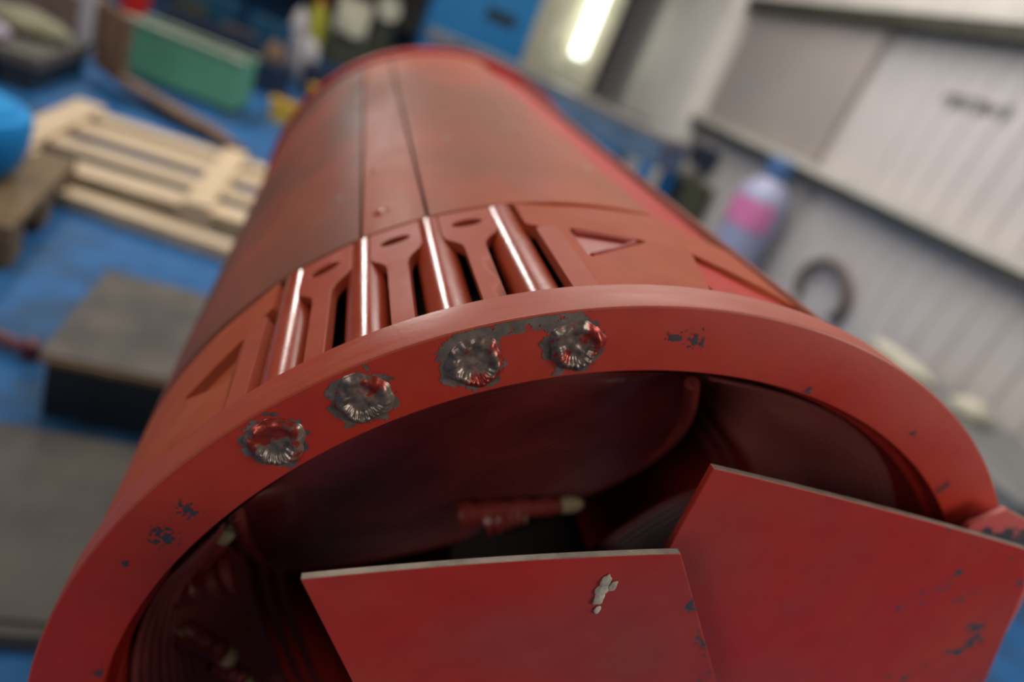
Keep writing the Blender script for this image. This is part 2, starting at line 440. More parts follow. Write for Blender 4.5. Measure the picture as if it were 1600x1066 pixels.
# inner tube (dark slits between the plates show it), lower and vivid red
bm = bmesh.new()
spin(bm, [(.262, .012), (.285, .0245), (.289, .028), (.289, .955), (.262, .955)], 0 - 4.8, 360 - 72, 250)
obj('inner_tube', bm, 'vivid', drum, angle=30)
bm = bmesh.new()
spin(bm, [(.2625, .0245), (.2665, .0245), (.2665, .157), (.2625, .157)], -72, -4.8, 70)
spin(bm, [(.2625, .1575), (.2885, .1575), (.2885, .9545), (.2625, .9545)], -72, -4.8, 70)
obj('slot_shade_backing', bm, 'inner_shade', drum, angle=30)  # added black backing where the open slots hold only shade
# stepped outer strap on the right-hand side
bm = bmesh.new()
spin(bm, [(.2885, .028), (.2935, .028), (.2945, .03), (.2945, .93), (.2885, .93)], 9.5, 40, 30)
obj('outer_strap', bm, 'strap', drum, angle=30)
bm = bmesh.new()
cyl_plate(bm, rounded([(arc(-4.6), .112), (arc(2.5), .085), (arc(9.6), .075), (arc(9.6), .165), (arc(-4.6), .175)], [0, .01, 0, 0, .01]), [], .2885, .2925)
obj('joint_pad', bm, 'casing', drum, bev=.001)
def shell_spot(th, y, r, h, mat, name):
    bm = bmesh.new(); n = 20; rows = []
    a = math.radians(th); ex = Vector((math.cos(a), 0, -math.sin(a))); en = Vector((math.sin(a), 0, math.cos(a))); c = cyl(th, .2967, y)
    rings_ = []
    for q in (1, .9, .7, .45, .2):
        rings_.append([bm.verts.new(c + (ex * math.cos(2 * PI * k / n) + Vector((0, 1, 0)) * math.sin(2 * PI * k / n)) * r * q + en * (.0004 + h * (1 - q ** 2))) for k in range(n)])
    for A_, B_ in zip(rings_, rings_[1:]):
        for k in range(n): bm.faces.new((A_[k], A_[(k + 1) % n], B_[(k + 1) % n], B_[k]))
    bm.faces.new(rings_[-1]); bm.faces.new(rings_[0][::-1])
    return obj(name, bm, mat, drum)
shell_spot(-26.7, .349, .0045, .0002, 'scorch', 'bare_spot')
shell_spot(-45.2, .262, .0045, .0002, 'scorch', 'bare_spot')
shell_spot(-38.6, .192, .0060, .0016, 'rod', 'weld_dimple')
shell_spot(-38.9, .300, .0050, .0012, 'rod', 'weld_dimple')
shell_spot(-4.9 - 2, .266, .0035, .0002, 'edge', 'bare_spot')
# end rim at the far end
bm = bmesh.new()
spin(bm, [(.25, .955), (.302, .955), (.3035, .957), (.3035, .985), (.302, .987), (.25, .987)], n=200)
obj('end_rim', bm, 'vivid', drum, angle=30)
bm = bmesh.new()
spin(bm, [(.05, .965), (.252, .965), (.252, .975), (.05, .975)], n=120)
obj('end_disc', bm, 'inner_shade', drum)
# ---- end casing beyond the slots, with the triangular pocket
pocket = rounded([(arc(-18.2), .109), (arc(-9.8), .094), (arc(-18.2), .064)], .004)
outl = rounded([(arc(-22.6), .151), (arc(-22.6), .118), (arc(-19.6), .108), (arc(-19.5), .0242), (arc(-8.2), .0242), (arc(-8.2), .030), (arc(-4.8), .092), (arc(-4.6), .155), (arc(-22.6), .155)],
               [0, .003, .003, 0, 0, .004, .01, 0, 0])
bm = bmesh.new(); cyl_plate(bm, outl, [pocket], .2885, .297)
obj('end_casing', bm, 'casing', drum, bev=.0008)
bm = bmesh.new(); cyl_plate(bm, rounded([(arc(-19), .112), (arc(-9), .098), (arc(-9), .06), (arc(-19), .06)], 0), [], .285, .2942)
pk = obj('pocket_floor', bm, 'pink', drum)
def weld_bead(parent, pts, r, mat='pink'):
    bm = bmesh.new(); P = []; R_ = []
    n = 40
    for k in range(n + 1):
        s = k / n * (len(pts) - 1); i = min(int(s), len(pts) - 2); q = s - i
        th = pts[i][0] * (1 - q) + pts[i + 1][0] * q; y = pts[i][1] * (1 - q) + pts[i + 1][1] * q; rr = pts[i][2] * (1 - q) + pts[i + 1][2] * q
        P.append(cyl(th, rr, y)); R_.append(r * (1 + .3 * math.sin(k * 2.1)))
    tube(bm, P, R_, 10); return obj('weld_bead', bm, mat, parent)
weld_bead(pk, [(-17.6, .070, .2945), (-14.5, .079, .2945), (-11.5, .092, .2945)], .0022)
weld_bead(pk, [(-17.6, .106, .295), (-14.5, .101, .295), (-11.2, .096, .295)], .0016)
# mirrored on the left: casing running down to the silhouette
pocketL = rounded([(arc(-55.6), .103), (arc(-64.5), .088), (arc(-56.2), .058)], .004)
outl = rounded([(arc(-52.4), .151), (arc(-52.4), .120), (arc(-55.1), .108), (arc(-55.15), .0242), (arc(-84), .0242), (arc(-120), .0242), (arc(-120), .155), (arc(-52.4), .155)][::-1], 0)
bm = bmesh.new(); cyl_plate(bm, outl, [pocketL[::-1]], .2885, .2965)
obj('end_casing', bm, 'casing', drum, bev=.0008)
bm = bmesh.new(); cyl_plate(bm, [(arc(-54.5), .11), (arc(-66), .11), (arc(-66), .05), (arc(-54.5), .05)], [], .284, .2905)
pk = obj('pocket_floor', bm, 'casing', drum)
weld_bead(pk, [(-56.5, .064, .2905), (-60, .076, .2905), (-63.5, .087, .2905)], .0024, 'vivid')
# circumferential weld step in front of the main shell
# ---- round rods lying in the slots
rods = (-50.3, -41.3, -33.1, -24.6)
for th in rods:
    bm = bmesh.new()
    tube(bm, [cyl(th, .2858, .0238), cyl(th, .2858, .1545)], .0117, 40)
    obj('round_rod', bm, 'rod', drum)
# ---- lugs: broad drilled head at the seam, narrow bar running to the ring
def lug(thc, left, rgt, wide=True):
    c = arc(thc); hl = arc(left) ; hr = arc(rgt)
    b = .0058
    out = rounded([(hl, .155), (hl, .1145), (c - b, .101), (c - b * .95, .0238), (c + b * .95, .0238), (c + b, .101), (hr, .1145), (hr, .155)],
                  [0, .006, .007, 0, 0, .007, .006, 0], 6)
    hole = []
    for k in range(24):
        ph = 2 * PI * k / 24
        hole.append((c + 0.0092 * math.cos(ph), .1330 + .0056 * math.sin(ph) ))
    bm = bmesh.new(); cyl_plate(bm, out, [hole], .290, .2968, .006)
    return obj('drilled_lug', bm, 'lug', drum, bev=.0010)
for thc, l, r in ((-45.8, -49.15, -42.45), (-37.2, -40.15, -34.25), (-28.9, -31.95, -25.75)):
    lg = lug(thc, l, r)
    bm = bmesh.new()
    cyl_plate(bm, [(arc(thc) + .0105 * math.cos(2 * PI * k / 20), .1335 + .007 * math.sin(2 * PI * k / 20)) for k in range(20)], [], .2885, .2900)
    obj('hole_shade', bm, 'hole', lg)  # black disc painted as the shade down the drilled hole
# edge bars beside the casings
for thc in (-20.6, -54.0):
    c = arc(thc); b = .0062
    bm = bmesh.new()
    cyl_plate(bm, rounded([(c - b, .112), (c - b, .0238), (c + b, .0238), (c + b, .112)], [.004, 0, 0, .004]), [], .290, .2972, .006)
    obj('slot_bar', bm, 'lug', drum, bev=.0010)

# ---- inside the ring: scooped vanes with ribbed faces, outer edge at the ring, rolled lip inside
def resample(pts, n):
    P = [Vector(p) for p in pts]
    for _ in range(2):
        Q = [P[0]]
        for a, b in zip(P, P[1:]): Q += [a * .75 + b * .25, a * .25 + b * .75]
        Q.append(P[-1]); P = Q
    d = [0]
    for a, b in zip(P, P[1:]): d.append(d[-1] + (b - a).length)
    out = []
    for k in range(n + 1):
        t = d[-1] * k / n; i = 0
        while i < len(P) - 2 and d[i + 1] < t: i += 1
        out.append(P[i].lerp(P[i + 1], min(1, (t - d[i]) / max(1e-9, d[i + 1] - d[i]))))
    return out
def vane(outer, lip, bulge=.012, flange=None, ribs=1.0, mat='ribbed', rib_n=34, rib_h=.0011):
    nu, nv = 70, 240
    A = resample(outer, nu); B = resample(lip, nu); up = Vector((0, 0, AX))
    g = [[A[i].lerp(B[i], j / nv) + up + Vector((0, 1, 0)) * (bulge * 4 * (j / nv) * (1 - j / nv) + rib_h * math.cos(2 * PI * j * rib_n / nv)) for i in range(nu + 1)] for j in range(nv + 1)]
    ax = Vector((0, .0065, 0))
    bm = bmesh.new(); uvl = bm.loops.layers.uv.new('UVMap')
    top = [[bm.verts.new(p) for p in r] for r in g]; bot = [[bm.verts.new(p + ax) for p in r] for r in g]
    for j in range(nv):
        for i in range(nu):
            f = bm.faces.new((top[j][i], top[j][i + 1], top[j + 1][i + 1], top[j + 1][i]))
            for l, c in zip(f.loops, ((i, j), (i + 1, j), (i + 1, j + 1), (i, j + 1))): l[uvl].uv = (c[0] / nu, c[1] / nv * rib_n / 24)
            bm.faces.new((bot[j][i], bot[j + 1][i], bot[j + 1][i + 1], bot[j][i + 1]))
    for i in range(nu):
        bm.faces.new((top[0][i], bot[0][i], bot[0][i + 1], top[0][i + 1])); bm.faces.new((top[nv][i], top[nv][i + 1], bot[nv][i + 1], bot[nv][i]))
    for j in range(nv):
        bm.faces.new((top[j][0], top[j + 1][0], bot[j + 1][0], bot[j][0])); bm.faces.new((top[j][nu], bot[j][nu], bot[j + 1][nu], top[j + 1][nu]))
    v = obj('scoop_vane', bm, mat, drum, angle=50)
    bm = bmesh.new(); tube(bm, [p + Vector((0, .003, 0)) for p in g[nv]], .0042, 12)
    obj('vane_lip', bm, 'vlip', v)
    if flange:
        for k, off in enumerate(flange):
            bm = bmesh.new(); tube(bm, [p + Vector(off) for p in g[nv]], .0034, 10)
            obj('vane_flange', bm, 'inner', v)
    return v
OUT1 = [(-.235, .03, .092), (-.228, .03, .109), (-.208, .03, .141), (-.160, .03, .196), (-.110, .03, .226), (-.056, .03, .242), (-.028, .03, .247)]
LIP1 = [(-.226, .04, .095), (-.216, .09, .029), (-.202, .12, -.016), (-.182, .135, -.036), (-.128, .14, -.024), (-.066, .14, .009), (-.002, .14, .054), (.034, .135, .095), (.047, .12, .134), (.034, .09, .176), (.009, .06, .212), (-.018, .035, .24)]
OUT2 = [(-.013, .034, .247), (.026, .036, .249), (.061, .038, .247), (.097, .04, .241), (.133, .042, .227), (.165, .044, .206), (.189, .046, .184), (.220, .05, .145)]
LIP2 = [(.04, .12, .209), (.07, .14, .192), (.098, .15, .174), (.125, .15, .156), (.154, .15, .137), (.185, .15, .107), (.205, .14, .075), (.215, .13, .043)]
OUT3 = [(-.232, .032, .095), (-.244, .032, .068), (-.254, .032, .047), (-.259, .034, .016), (-.260, .036, -.022), (-.255, .038, -.059), (-.235, .04, -.112)]
LIP3 = [(-.222, .1, .028), (-.214, .12, -.013), (-.203, .13, -.054), (-.188, .13, -.09), (-.167, .13, -.131), (-.14, .13, -.181), (-.096, .13, -.225)]
vane(OUT1, LIP1, .016, None, 1.25)
vane(OUT2, LIP2, .006, ((-.010, .012, -.006), (-.018, .020, -.012)), 1.6, 'ribbed_lit', 24, .0016)
vane(OUT3, LIP3, .006, ((.012, .006, .001), (.022, .012, .002)), 1.0, 'ribbed_lit', 20, .0015)
def turned(pts, deg):
    a = math.radians(deg); c, s_ = math.cos(a), math.sin(a)
    return [(x * c + z * s_, y, -x * s_ + z * c) for x, y, z in pts]
vane(turned(OUT1, 150), turned(LIP1, 150), .016, None, 1.25)
vane(turned(OUT2, 72), turned(LIP2, 72), .006, None, 1.0)
# hub shaft down the middle
bm = bmesh.new()
spin(bm, [(.0, .02), (.045, .02), (.055, .03), (.055, .96), (.0, .96)][1:], n=48)
obj('hub_shaft', bm, 'inner_shade', drum)  # shaft coloured black as interior shade
# picks: tapered red shanks with cream tips
def pick(p0, p1, tipl=.012, r=.0055, base=True):
    p0 = Vector(p0); p1 = Vector(p1); d = (p1 - p0).normalized(); L_ = (p1 - p0).length
    bm = bmesh.new(); n = 14; P = []; R_ = []
    for k in range(n + 1):
        s = k / n; P.append(p0 + d * (L_ - tipl) * s + Vector((0, 0, .0006 * math.sin(k * 2.3))))
        R_.append(r * (1.15 - .45 * s) * (1 + .12 * math.sin(k * 1.7)))
    tube(bm, P, R_, 12)
    k_ = obj('cutting_pick', bm, 'vlip', drum)
    bm = bmesh.new()
    tube(bm, [p1 - d * tipl, p1 - d * tipl * .5, p1 - d * tipl * .12, p1], [r * .72, r * .74, r * .45, r * .1], 12)
    obj('pick_tip', bm, 'tip', k_)
    return k_
PICKS = []
for a_, b_, tl, r_ in PICKS: pick(a_, b_, tl, r_)

# ---- flat plates standing across the mouth of the drum
def flat_plate(poly, y, th, name='end_plate', mat='plate', tilt=0):
    """vertical plate: outline in (x, z above axis)"""
    bm = bmesh.new()
    outer = [(x, z) for x, z in poly]
    f = [bm.verts.new((x, y, AX + z)) for x, z in outer]; b = [bm.verts.new((x, y + th, AX + z)) for x, z in outer]
    bm.faces.new(f); bm.faces.new(b[::-1]); n = len(f)
    for i in range(n):
        e_ = (f[(i + 1) % n].co - f[i].co).normalized()
        fc = bm.faces.new((f[i], b[i], b[(i + 1) % n], f[(i + 1) % n])); fc.material_index = 1 if abs(e_.x) > .8 and f[i].co.z > AX + .1 else 0
    return obj(name, bm, [mat, 'edge'], drum, smooth=False, bev=.0006)
def crv(p, q, bulge, n=10):
    p = Vector(p); q = Vector(q); d = q - p; nn = Vector((-d.y, d.x)).normalized()
    return [tuple(p + d * (k / n) + nn * bulge * 4 * (k / n) * (1 - k / n)) for k in range(n + 1)]
# plate A (nearest), B behind it, C behind B; each runs in towards the hub
pa = flat_plate(crv((-.201, .165), (-.054, .207), .002) + [(.009, .132), (.052, .040), (.030, -.035), (-.050, -.045), (-.105, .010), (-.166, .110)], -.060, .0036)
pb = flat_plate(crv((-.041, .236), (.174, .229), .0015) + [(.198, .203), (.238, .125), (.200, .020), (.120, -.040), (.030, -.040), (-.020, .020), (-.038, .184)], -.035, .0036)
pc = flat_plate([(.160, .222), (.177, .238), (.231, .227), (.262, .150), (.292, .060), (.240, -.030), (.120, -.060), (.160, .120)], -.0125, .004, mat='plate_pink')
flat_plate([(-.275, -.02), (-.245, .035), (-.205, .020), (-.10, -.010), (-.060, -.060), (-.150, -.170), (-.235, -.130)], -.0350, .005)
flat_plate([(-.10, -.07), (.20, -.07), (.17, -.2), (.05, -.255), (-.10, -.24), (-.14, -.16)], -.0480, .005)
bm = bmesh.new()
spin(bm, [(.001, -.066), (.040, -.066), (.042, -.064), (.042, .025), (.001, .025)], n=48)
obj('hub_boss', bm, 'inner_shade', drum)  # boss coloured black too, shade put into its colour
# dried cream drip on plate A
bm = bmesh.new()
for (x, z, r, s) in ((-.0805, .1865, .0028, 1), (-.0800, .1815, .0032, 2), (-.0790, .1765, .0030, 3), (-.0765, .1700, .0018, 4), (-.076, .1845, .0022, 5)):
    for k in range(1):
        ret = bmesh.ops.create_icosphere(bm, subdivisions=3, radius=r)
        for v in ret['verts']:
            d = 1 + .35 * noise.noise(v.co * 500 + Vector((s, 0, 0)))
            v.co = Vector((v.co.x * d * .8, v.co.y * .35 * d, v.co.z * d * 1.25)) + Vector((x, -.0605, AX + z))
obj('dried_drip', bm, simple('cream_drip', (0.45, 0.38, 0.30), .6, 0, .2, 90), pa)
# picks inside the mouth
pick((-.078, .115, AX + .0595), (.007, .112, AX + .092), .017, 0.0084)
pick((-.245, .075, AX + .000), (-.224, .070, AX + .070), .020, 0.0084)
pick((-.218, .072, AX + .024), (-.257, .064, AX - .001), .006, 0.0115)
pick((-.262, .070, AX - .050), (-.238, .068, AX - .022), .001, 0.0101)
pick((-.246, .070, AX - .026), (-.2000, .066, AX - .049), .010, 0.0088)
pick((-.214, .070, AX - .055), (-.184, .068, AX - .074), .008, 0.0068)
pick((-.058, .113, AX + .060), (-.032, .112, AX + .074), .002, 0.0101)

# timber blocks that carry the drum
for i, y in enumerate((.22, .78)):
    t_ = thing('timber_cradle', ['timber cradle under the ring end of the red drum', 'timber cradle under the far end of the red drum'][i], 'support', (0, y, 0))
    bm = bmesh.new(); box(bm, -.26, .26, -.06, .06, 0, .20); obj('bearer', bm, 'oldwood', t_, smooth=False, bev=.004)
    bm = bmesh.new(); box(bm, -.26, .26, -.055, .055, .2002, .2960); obj('bearer', bm, 'oldwood', t_, smooth=False, bev=.004)
    for s in (-1, 1):
        bm = bmesh.new()
        vs = [(s * .24, -.05), (s * .24, .05), (s * .12, .05), (s * .12, -.05)]
        b = [bm.verts.new((x, yy, .2962)) for x, yy in vs]
        tp = [bm.verts.new((x, yy, (AX - math.sqrt(.2985 ** 2 - x * x)) - .004)) for x, yy in vs]
        bm.faces.new(b); bm.faces.new(tp)
        for k in range(4): bm.faces.new((b[k], b[(k + 1) % 4], tp[(k + 1) % 4], tp[k]))
        obj('wedge', bm, 'oldwood', t_, smooth=False, bev=.002)

# ================================================================== THE SHOP
bm = bmesh.new(); box(bm, -9, 3.2, -4, 16.2, -.1, 0); struct(obj('floor', bm, 'floor', smooth=False))
# back wall
bm = bmesh.new(); box(bm, -9, 3.2, 16, 16.2, 0.001, 5); struct(obj('wall_back', bm, 'backwall', smooth=False))
# right wall: profiled sheeting with upright ribs; set back between pier and corner
def cladding(y0, y1, z0, z1, x, pitch, depth, mat, kind='wall_right'):
    bm = bmesh.new(); pr = []; y = y0
    while y < y1:
        for dy, d in ((0, 0), (.62, 0), (.70, 1), (.92, 1), (1.0, 0)):
            yy = y + dy * pitch
            if yy <= y1 + 1e-6: pr.append((yy, d * depth))
        y += pitch
    q = [p for i, p in enumerate(pr) if i == 0 or p[0] - pr[i - 1][0] > 1e-5]
    a = [bm.verts.new((x - d, yy, z0)) for yy, d in q]; b = [bm.verts.new((x - d, yy, z1)) for yy, d in q]
    a2 = [bm.verts.new((x + .08, yy, z0)) for yy, d in q]; b2 = [bm.verts.new((x + .08, yy, z1)) for yy, d in q]
    for i in range(len(q) - 1):
        bm.faces.new((a[i], a[i + 1], b[i + 1], b[i])); bm.faces.new((a2[i], b2[i], b2[i + 1], a2[i + 1]))
        bm.faces.new((b[i], b[i + 1], b2[i + 1], b2[i])); bm.faces.new((a[i], a2[i], a2[i + 1], a[i + 1]))
    bm.faces.new((a[0], b[0], b2[0], a2[0])); bm.faces.new((a[-1], a2[-1], b2[-1], b[-1]))
    return struct(obj(kind, bm, mat, smooth=False))
cladding(-4, 16, 0.001, 5, 3.06, .19, .017, 'wallpaint')
# flat lining panel on the upper wall next to the pier
bm = bmesh.new(); box(bm, 2.985, 3.03, 4.10, 5.88, .92, 1.848)
struct(obj('trim_1', bm, 'wallbox', smooth=False, bev=.004))
# horizontal rails: pale top flange, shade of the underside painted as a dark lower band
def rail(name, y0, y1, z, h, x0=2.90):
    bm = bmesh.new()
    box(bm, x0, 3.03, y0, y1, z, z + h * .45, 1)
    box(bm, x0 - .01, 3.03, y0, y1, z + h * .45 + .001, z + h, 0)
    return struct(obj(name, bm, ['rail', 'railshade'], smooth=False, bev=.003))
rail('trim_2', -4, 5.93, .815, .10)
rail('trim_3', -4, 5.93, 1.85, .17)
# pier
bm = bmesh.new(); box(bm, 2.80, 3.02, 5.95, 7.45, .001, 5)
struct(obj('trim_4', bm, 'column', smooth=False, bev=.01))
# roof sheet with dark purlins (out of the frame, but it is what the paint reflects)
bm = bmesh.new(); box(bm, -9, 3.2, -4, 16.2, 5.0, 5.1); struct(obj('ceiling', bm, 'backwall', smooth=False))
# faded stencil on the sheeting: short worn strokes, unreadable
st = thing('wall_stencil', 'short faded grey unreadable stencilled word high on the white cladding', 'marking', (3.025, 3.2, 1.53))
bm = bmesh.new(); rnd = random.Random(3); y = 3.40
while y > 2.93:
    hh = rnd.uniform(.05, .085)
    box(bm, 3.0385, 3.0425, y - .026, y, 1.53 - hh / 2, 1.53 + hh / 2)
    box(bm, 3.0385, 3.0425, y - .045, y - .026, 1.53 + hh / 2 - .022, 1.53 + hh / 2)
    y -= .062
o = obj('faded_lettering', bm, 'stencil', st, smooth=False)
o.matrix_parent_inverse = Matrix.Translation(st.location).inverted()
# upright strip light on a post by the far corner
t_ = thing('strip_light', 'lit greenish white fluorescent strip light standing upright near the far corner', 'lamp', (2.27, 8.0, 0))
bm = bmesh.new(); box(bm, -.80, .32, .10, .16, .0, 2.5); box(bm, -.03, .03, .05, .10, .85, 1.85); obj('backing_panel', bm, 'beige', t_, smooth=False, bev=.005)
bm = bmesh.new(); tube(bm, [(0, 0, .93), (0, 0, 1.8)], .075, 20); obj('lit_tube', bm, 'tube', t_)

# ---- left: floor boards, black chest
t_ = thing('board_sheet', 'grimy grey board lying flat on the blue floor beside the near end of the drum', 'board', (-.55, .66, 0), 0)
bm = bmesh.new(); box(bm, -.30, .27, -.19, .24, .001, .03); obj('sheet', bm, 'ply', t_, smooth=False, bev=.003)
bm = bmesh.new(); box(bm, -.30, .27, -.17, -.10, .0305, .036); obj('edge_batten', bm, 'ply', t_, smooth=False, bev=.001)
t_ = thing('black_chest', 'low black chest with worn grey lid beside the drum on the left', 'chest', (-.44, 1.15, 0))
bm = bmesh.new(); box(bm, -.155, .15, -.175, .19, .001, .125); obj('body', bm, 'black', t_, smooth=False, bev=.005)
bm = bmesh.new(); box(bm, -.165, .16, -.188, .20, .1255, .150); obj('lid', bm, 'boxtop', t_, smooth=False, bev=.004)
bm = bmesh.new(); box(bm, -.160, .155, -.195, -.1885, .132, .144); obj('front_strip', bm, 'oldwood', t_, smooth=False, bev=.001)
bm = bmesh.new(); tube(bm, [(-.72 - .25, 1.24, .022), (-.675, 1.155, .022)], .014, 12); tube(bm, [(-.683, 1.17, .022), (-.668, 1.142, .022)], .021, 12)
tag(obj('steel_bar', bm, simple('dull_red_bar', (.16, .03, .04), .5)), 'dull red round bar lying on the floor left of the black chest', 'bar')

# ---- pallets
def pallet(name, label, loc, rz, tilt, Lx, Ly, mat, n_deck=5, n_cross=3, cat='pallet', group=None, th=.018, low=False):
    t_ = thing(name, label, cat, loc, 0, group); hb = .0745 if not low else .050
    hd = hb + .0005
    t_.rotation_euler = (tilt[0], tilt[1], rz)
    for k in range(n_cross):                               # cross boards on top
        x = Lx * k / (n_cross - 1); wd = .10 if k in (0, n_cross - 1) else .085
        x0 = min(max(x - wd / 2, 0), Lx - wd)
        bm = bmesh.new(); box(bm, x0, x0 + wd, 0, Ly, hd + th + .001, hd + 2 * th); obj('cross_board', bm, mat, t_, smooth=False, bev=.002)
    rnd = random.Random(int(Lx * 100))
    for k in range(n_deck):
        wd = [.15, .12, .15, .12, .15][k % 5] * Ly / .95
        y = (Ly - .15 * Ly / .95) * k / (n_deck - 1)
        bm = bmesh.new(); box(bm, 0, Lx, y, y + wd, hd, hd + th); obj('deck_board', bm, mat, t_, smooth=False, bev=.002)
    for i in range(3):
        for j in range(3):
            x = (Lx - .1) * i / 2; y = (Ly - .1) * j / 2
            bm = bmesh.new(); box(bm, x, x + .1, y, y + .1, th, hb); obj('block', bm, mat, t_, smooth=False, bev=.002)
    for j in range(3):
        y = (Ly - .1) * j / 2
        bm = bmesh.new(); box(bm, 0, Lx, y, y + .1, 0, th - .0005); obj('bottom_board', bm, mat, t_, smooth=False, bev=.002)
    return t_
pallet('pallet', 'pale new wooden pallet lying on the blue floor left of the drum', (-1.16, 2.10, .001), math.radians(-1), (0, 0), 1.22, .76, 'wood', 4, 3, low=True)
bm = bmesh.new(); box(bm, -.34, .34, -.035, .035, 0, .045)
pk_ = obj('loose_plank', bm, 'wood', smooth=False, bev=.003); pk_.location = (-.60, 1.955, .001); pk_.rotation_euler = (0, 0, math.radians(-9))
tag(pk_, 'pale loose wooden plank lying along the near side of the pale pallet', 'plank')
pallet('pallet', 'old brown wooden pallet under the bright blue drum at the left edge', (-1.69, 1.43, .004), math.radians(5), (0, 0), .84, .60, 'oldwood', 5, 3)
# azure plastic drum on the old pallet
t_ = thing('plastic_tub', 'bright azure blue rounded plastic tub on the old brown pallet', 'tub', (-1.12, 1.78, .118))
bm = bmesh.new(); lathe(bm, [(.10, .0), (.135, .004), (.165, .03), (.185, .09), (.190, .15), (.182, .17), (.15, .175)], 48)
obj('body', bm, 'azure', t_)
bm = bmesh.new(); lathe(bm, [(.10, .1752), (.155, .1752), (.150, .186), (.09, .190)], 48); obj('lid', bm, 'azure', t_)

# ---- behind the pallet
t_ = thing('timber_stack', 'weathered grey timber slab on black feet behind the pallet at the far left', 'timber', (-1.62, 3.2, 0))
for k in range(5):
    bm = bmesh.new(); box(bm, -.40, .28, -.20 + k * .13, -.20 + k * .13 + .12, .10, .15); obj('plank', bm, 'greyplank', t_, smooth=False, bev=.003)
for k in range(3):
    bm = bmesh.new(); box(bm, -.38 + k * .26, -.26 + k * .26, -.19, .42, .001, .0995); obj('foot', bm, 'black', t_, smooth=False, bev=.003)
def sack(name, label, loc, s, mat, seed, cat='sack'):
    bm = bmesh.new(); bmesh.ops.create_icosphere(bm, subdivisions=4, radius=1)
    for v in bm.verts:
        p = v.co.copy(); d = 1 + .16 * noise.noise(p * 2.2 + Vector((seed, 0, 0))) + .05 * noise.noise(p * 6)
        z = p.z * d
        z = max(z, -.75)
        v.co = Vector((p.x * d * s[0], p.y * d * s[1], (z + .75) * s[2]))
    o = obj(name, bm, mat, angle=180); o.location = loc
    return tag(o, label, cat)
sack('sack', 'olive beige crumpled sack on the grey timber slab at the far left', (-1.56, 3.38, .151), (.20, .13, .055), 'olive', 1)
sack('film_bundle', 'lilac plastic film bundle in front of the olive sack', (-1.78, 3.15, .151), (.075, .06, .040), 'lilac', 4, 'bundle')
sack('film_bundle', 'small lilac plastic film bundle right of the bigger one', (-1.55, 3.12, .151), (.065, .045, .035), 'lilac', 9, 'bundle')
t_ = thing('white_post', 'short white post standing behind the rusty bars', 'post', (-1.50, 4.05, 0))
bm = bmesh.new(); box(bm, -.03, .03, -.022, .022, .0, .42); obj('shaft', bm, 'white', t_, smooth=False, bev=.003)
bm = bmesh.new(); box(bm, -.05, .05, -.05, .05, -.0, .012); obj('foot', bm, 'white', t_, smooth=False, bev=.002)
t_ = thing('cardboard_box', 'dull brown cardboard box behind the white post at the top edge', 'box', (-1.78, 4.55, 0), math.radians(8))
bm = bmesh.new(); box(bm, -.26, .22, -.15, .15, 0, .20); obj('carton', bm, simple('dull_brown_card', (.20, .13, .10), .8), t_, smooth=False, bev=.004)
bm = bmesh.new(); box(bm, -.26, .22, -.15, -.003, .2005, .204); box(bm, -.26, .22, .003, .15, .2005, .204); obj('flaps', bm, simple('brown_card_flaps', (.26, .18, .14), .8), t_, smooth=False)
# bent rusty bars
for k in range(4):
    bm = bmesh.new(); dx = k * .05; pts = []
    for j in range(25):
        s = j / 24
        a = s * PI * .5
        if s < .5: p = Vector((-1.30 + dx, 3.60 - .06 * k, .36 - .62 * s))
        else:
            q = (s - .5) * 2; p = Vector((-1.30 + dx + .60 * q, 3.60 - .06 * k - .34 * q ** .8, .05 + .02 * math.cos(q * 3)))
        pts.append(p)
    for _ in range(3):
        pts = [pts[0]] + [(pts[i - 1] + pts[i] * 2 + pts[i + 1]) / 4 for i in range(1, len(pts) - 1)] + [pts[-1]]
    tube(bm, pts, .024, 12)
    o = tag(obj('bent_bar', bm, 'rust'), ['leftmost bent rusty bar behind the pale pallet', 'second bent rusty bar from the left behind the pale pallet', 'third bent rusty bar from the left behind the pale pallet', 'rightmost bent rusty bar behind the pale pallet'][k], 'bar', 'bent rusty bars behind the pallet')
# green crate
t_ = thing('green_crate', 'green sheet metal crate standing on the blue floor behind the pale pallet', 'crate', (-.97, 3.96, 0), math.radians(-10))
bm = bmesh.new()
box(bm, -.30, .30, -.14, -.125, .02, .27); obj('front_panel', bm, 'green', t_, smooth=False, bev=.003)
bm = bmesh.new(); box(bm, -.30, .30, .125, .14, .02, .27); obj('back_panel', bm, 'green', t_, smooth=False, bev=.003)
for s in (-1, 1):
    bm = bmesh.new(); box(bm, min(s * .30, s * .285), max(s * .30, s * .285), -.1248, .1248, .02, .27); obj('side_panel', bm, 'green', t_, smooth=False, bev=.003)
bm = bmesh.new(); box(bm, -.284, .284, -.1245, .1245, .02, .035); obj('bottom_panel', bm, 'green', t_, smooth=False)
bm = bmesh.new(); box(bm, -.31, .31, -.15, -.055, .2702, .288); box(bm, -.31, .31, .10, .15, .2702, .288); obj('top_rim', bm, 'greentop', t_, smooth=False, bev=.003)
bm = bmesh.new(); box(bm, -.284, .284, -.124, .124, .036, .20); obj('contents', bm, 'oldive', t_, smooth=False)
for sx in (-1, 1):
    for sy in (-1, 1):
        bm = bmesh.new(); box(bm, sx * .27 - .025, sx * .27 + .025, sy * .11 - .025, sy * .11 + .025, 0, .0195); obj('foot', bm, 'black', t_, smooth=False)
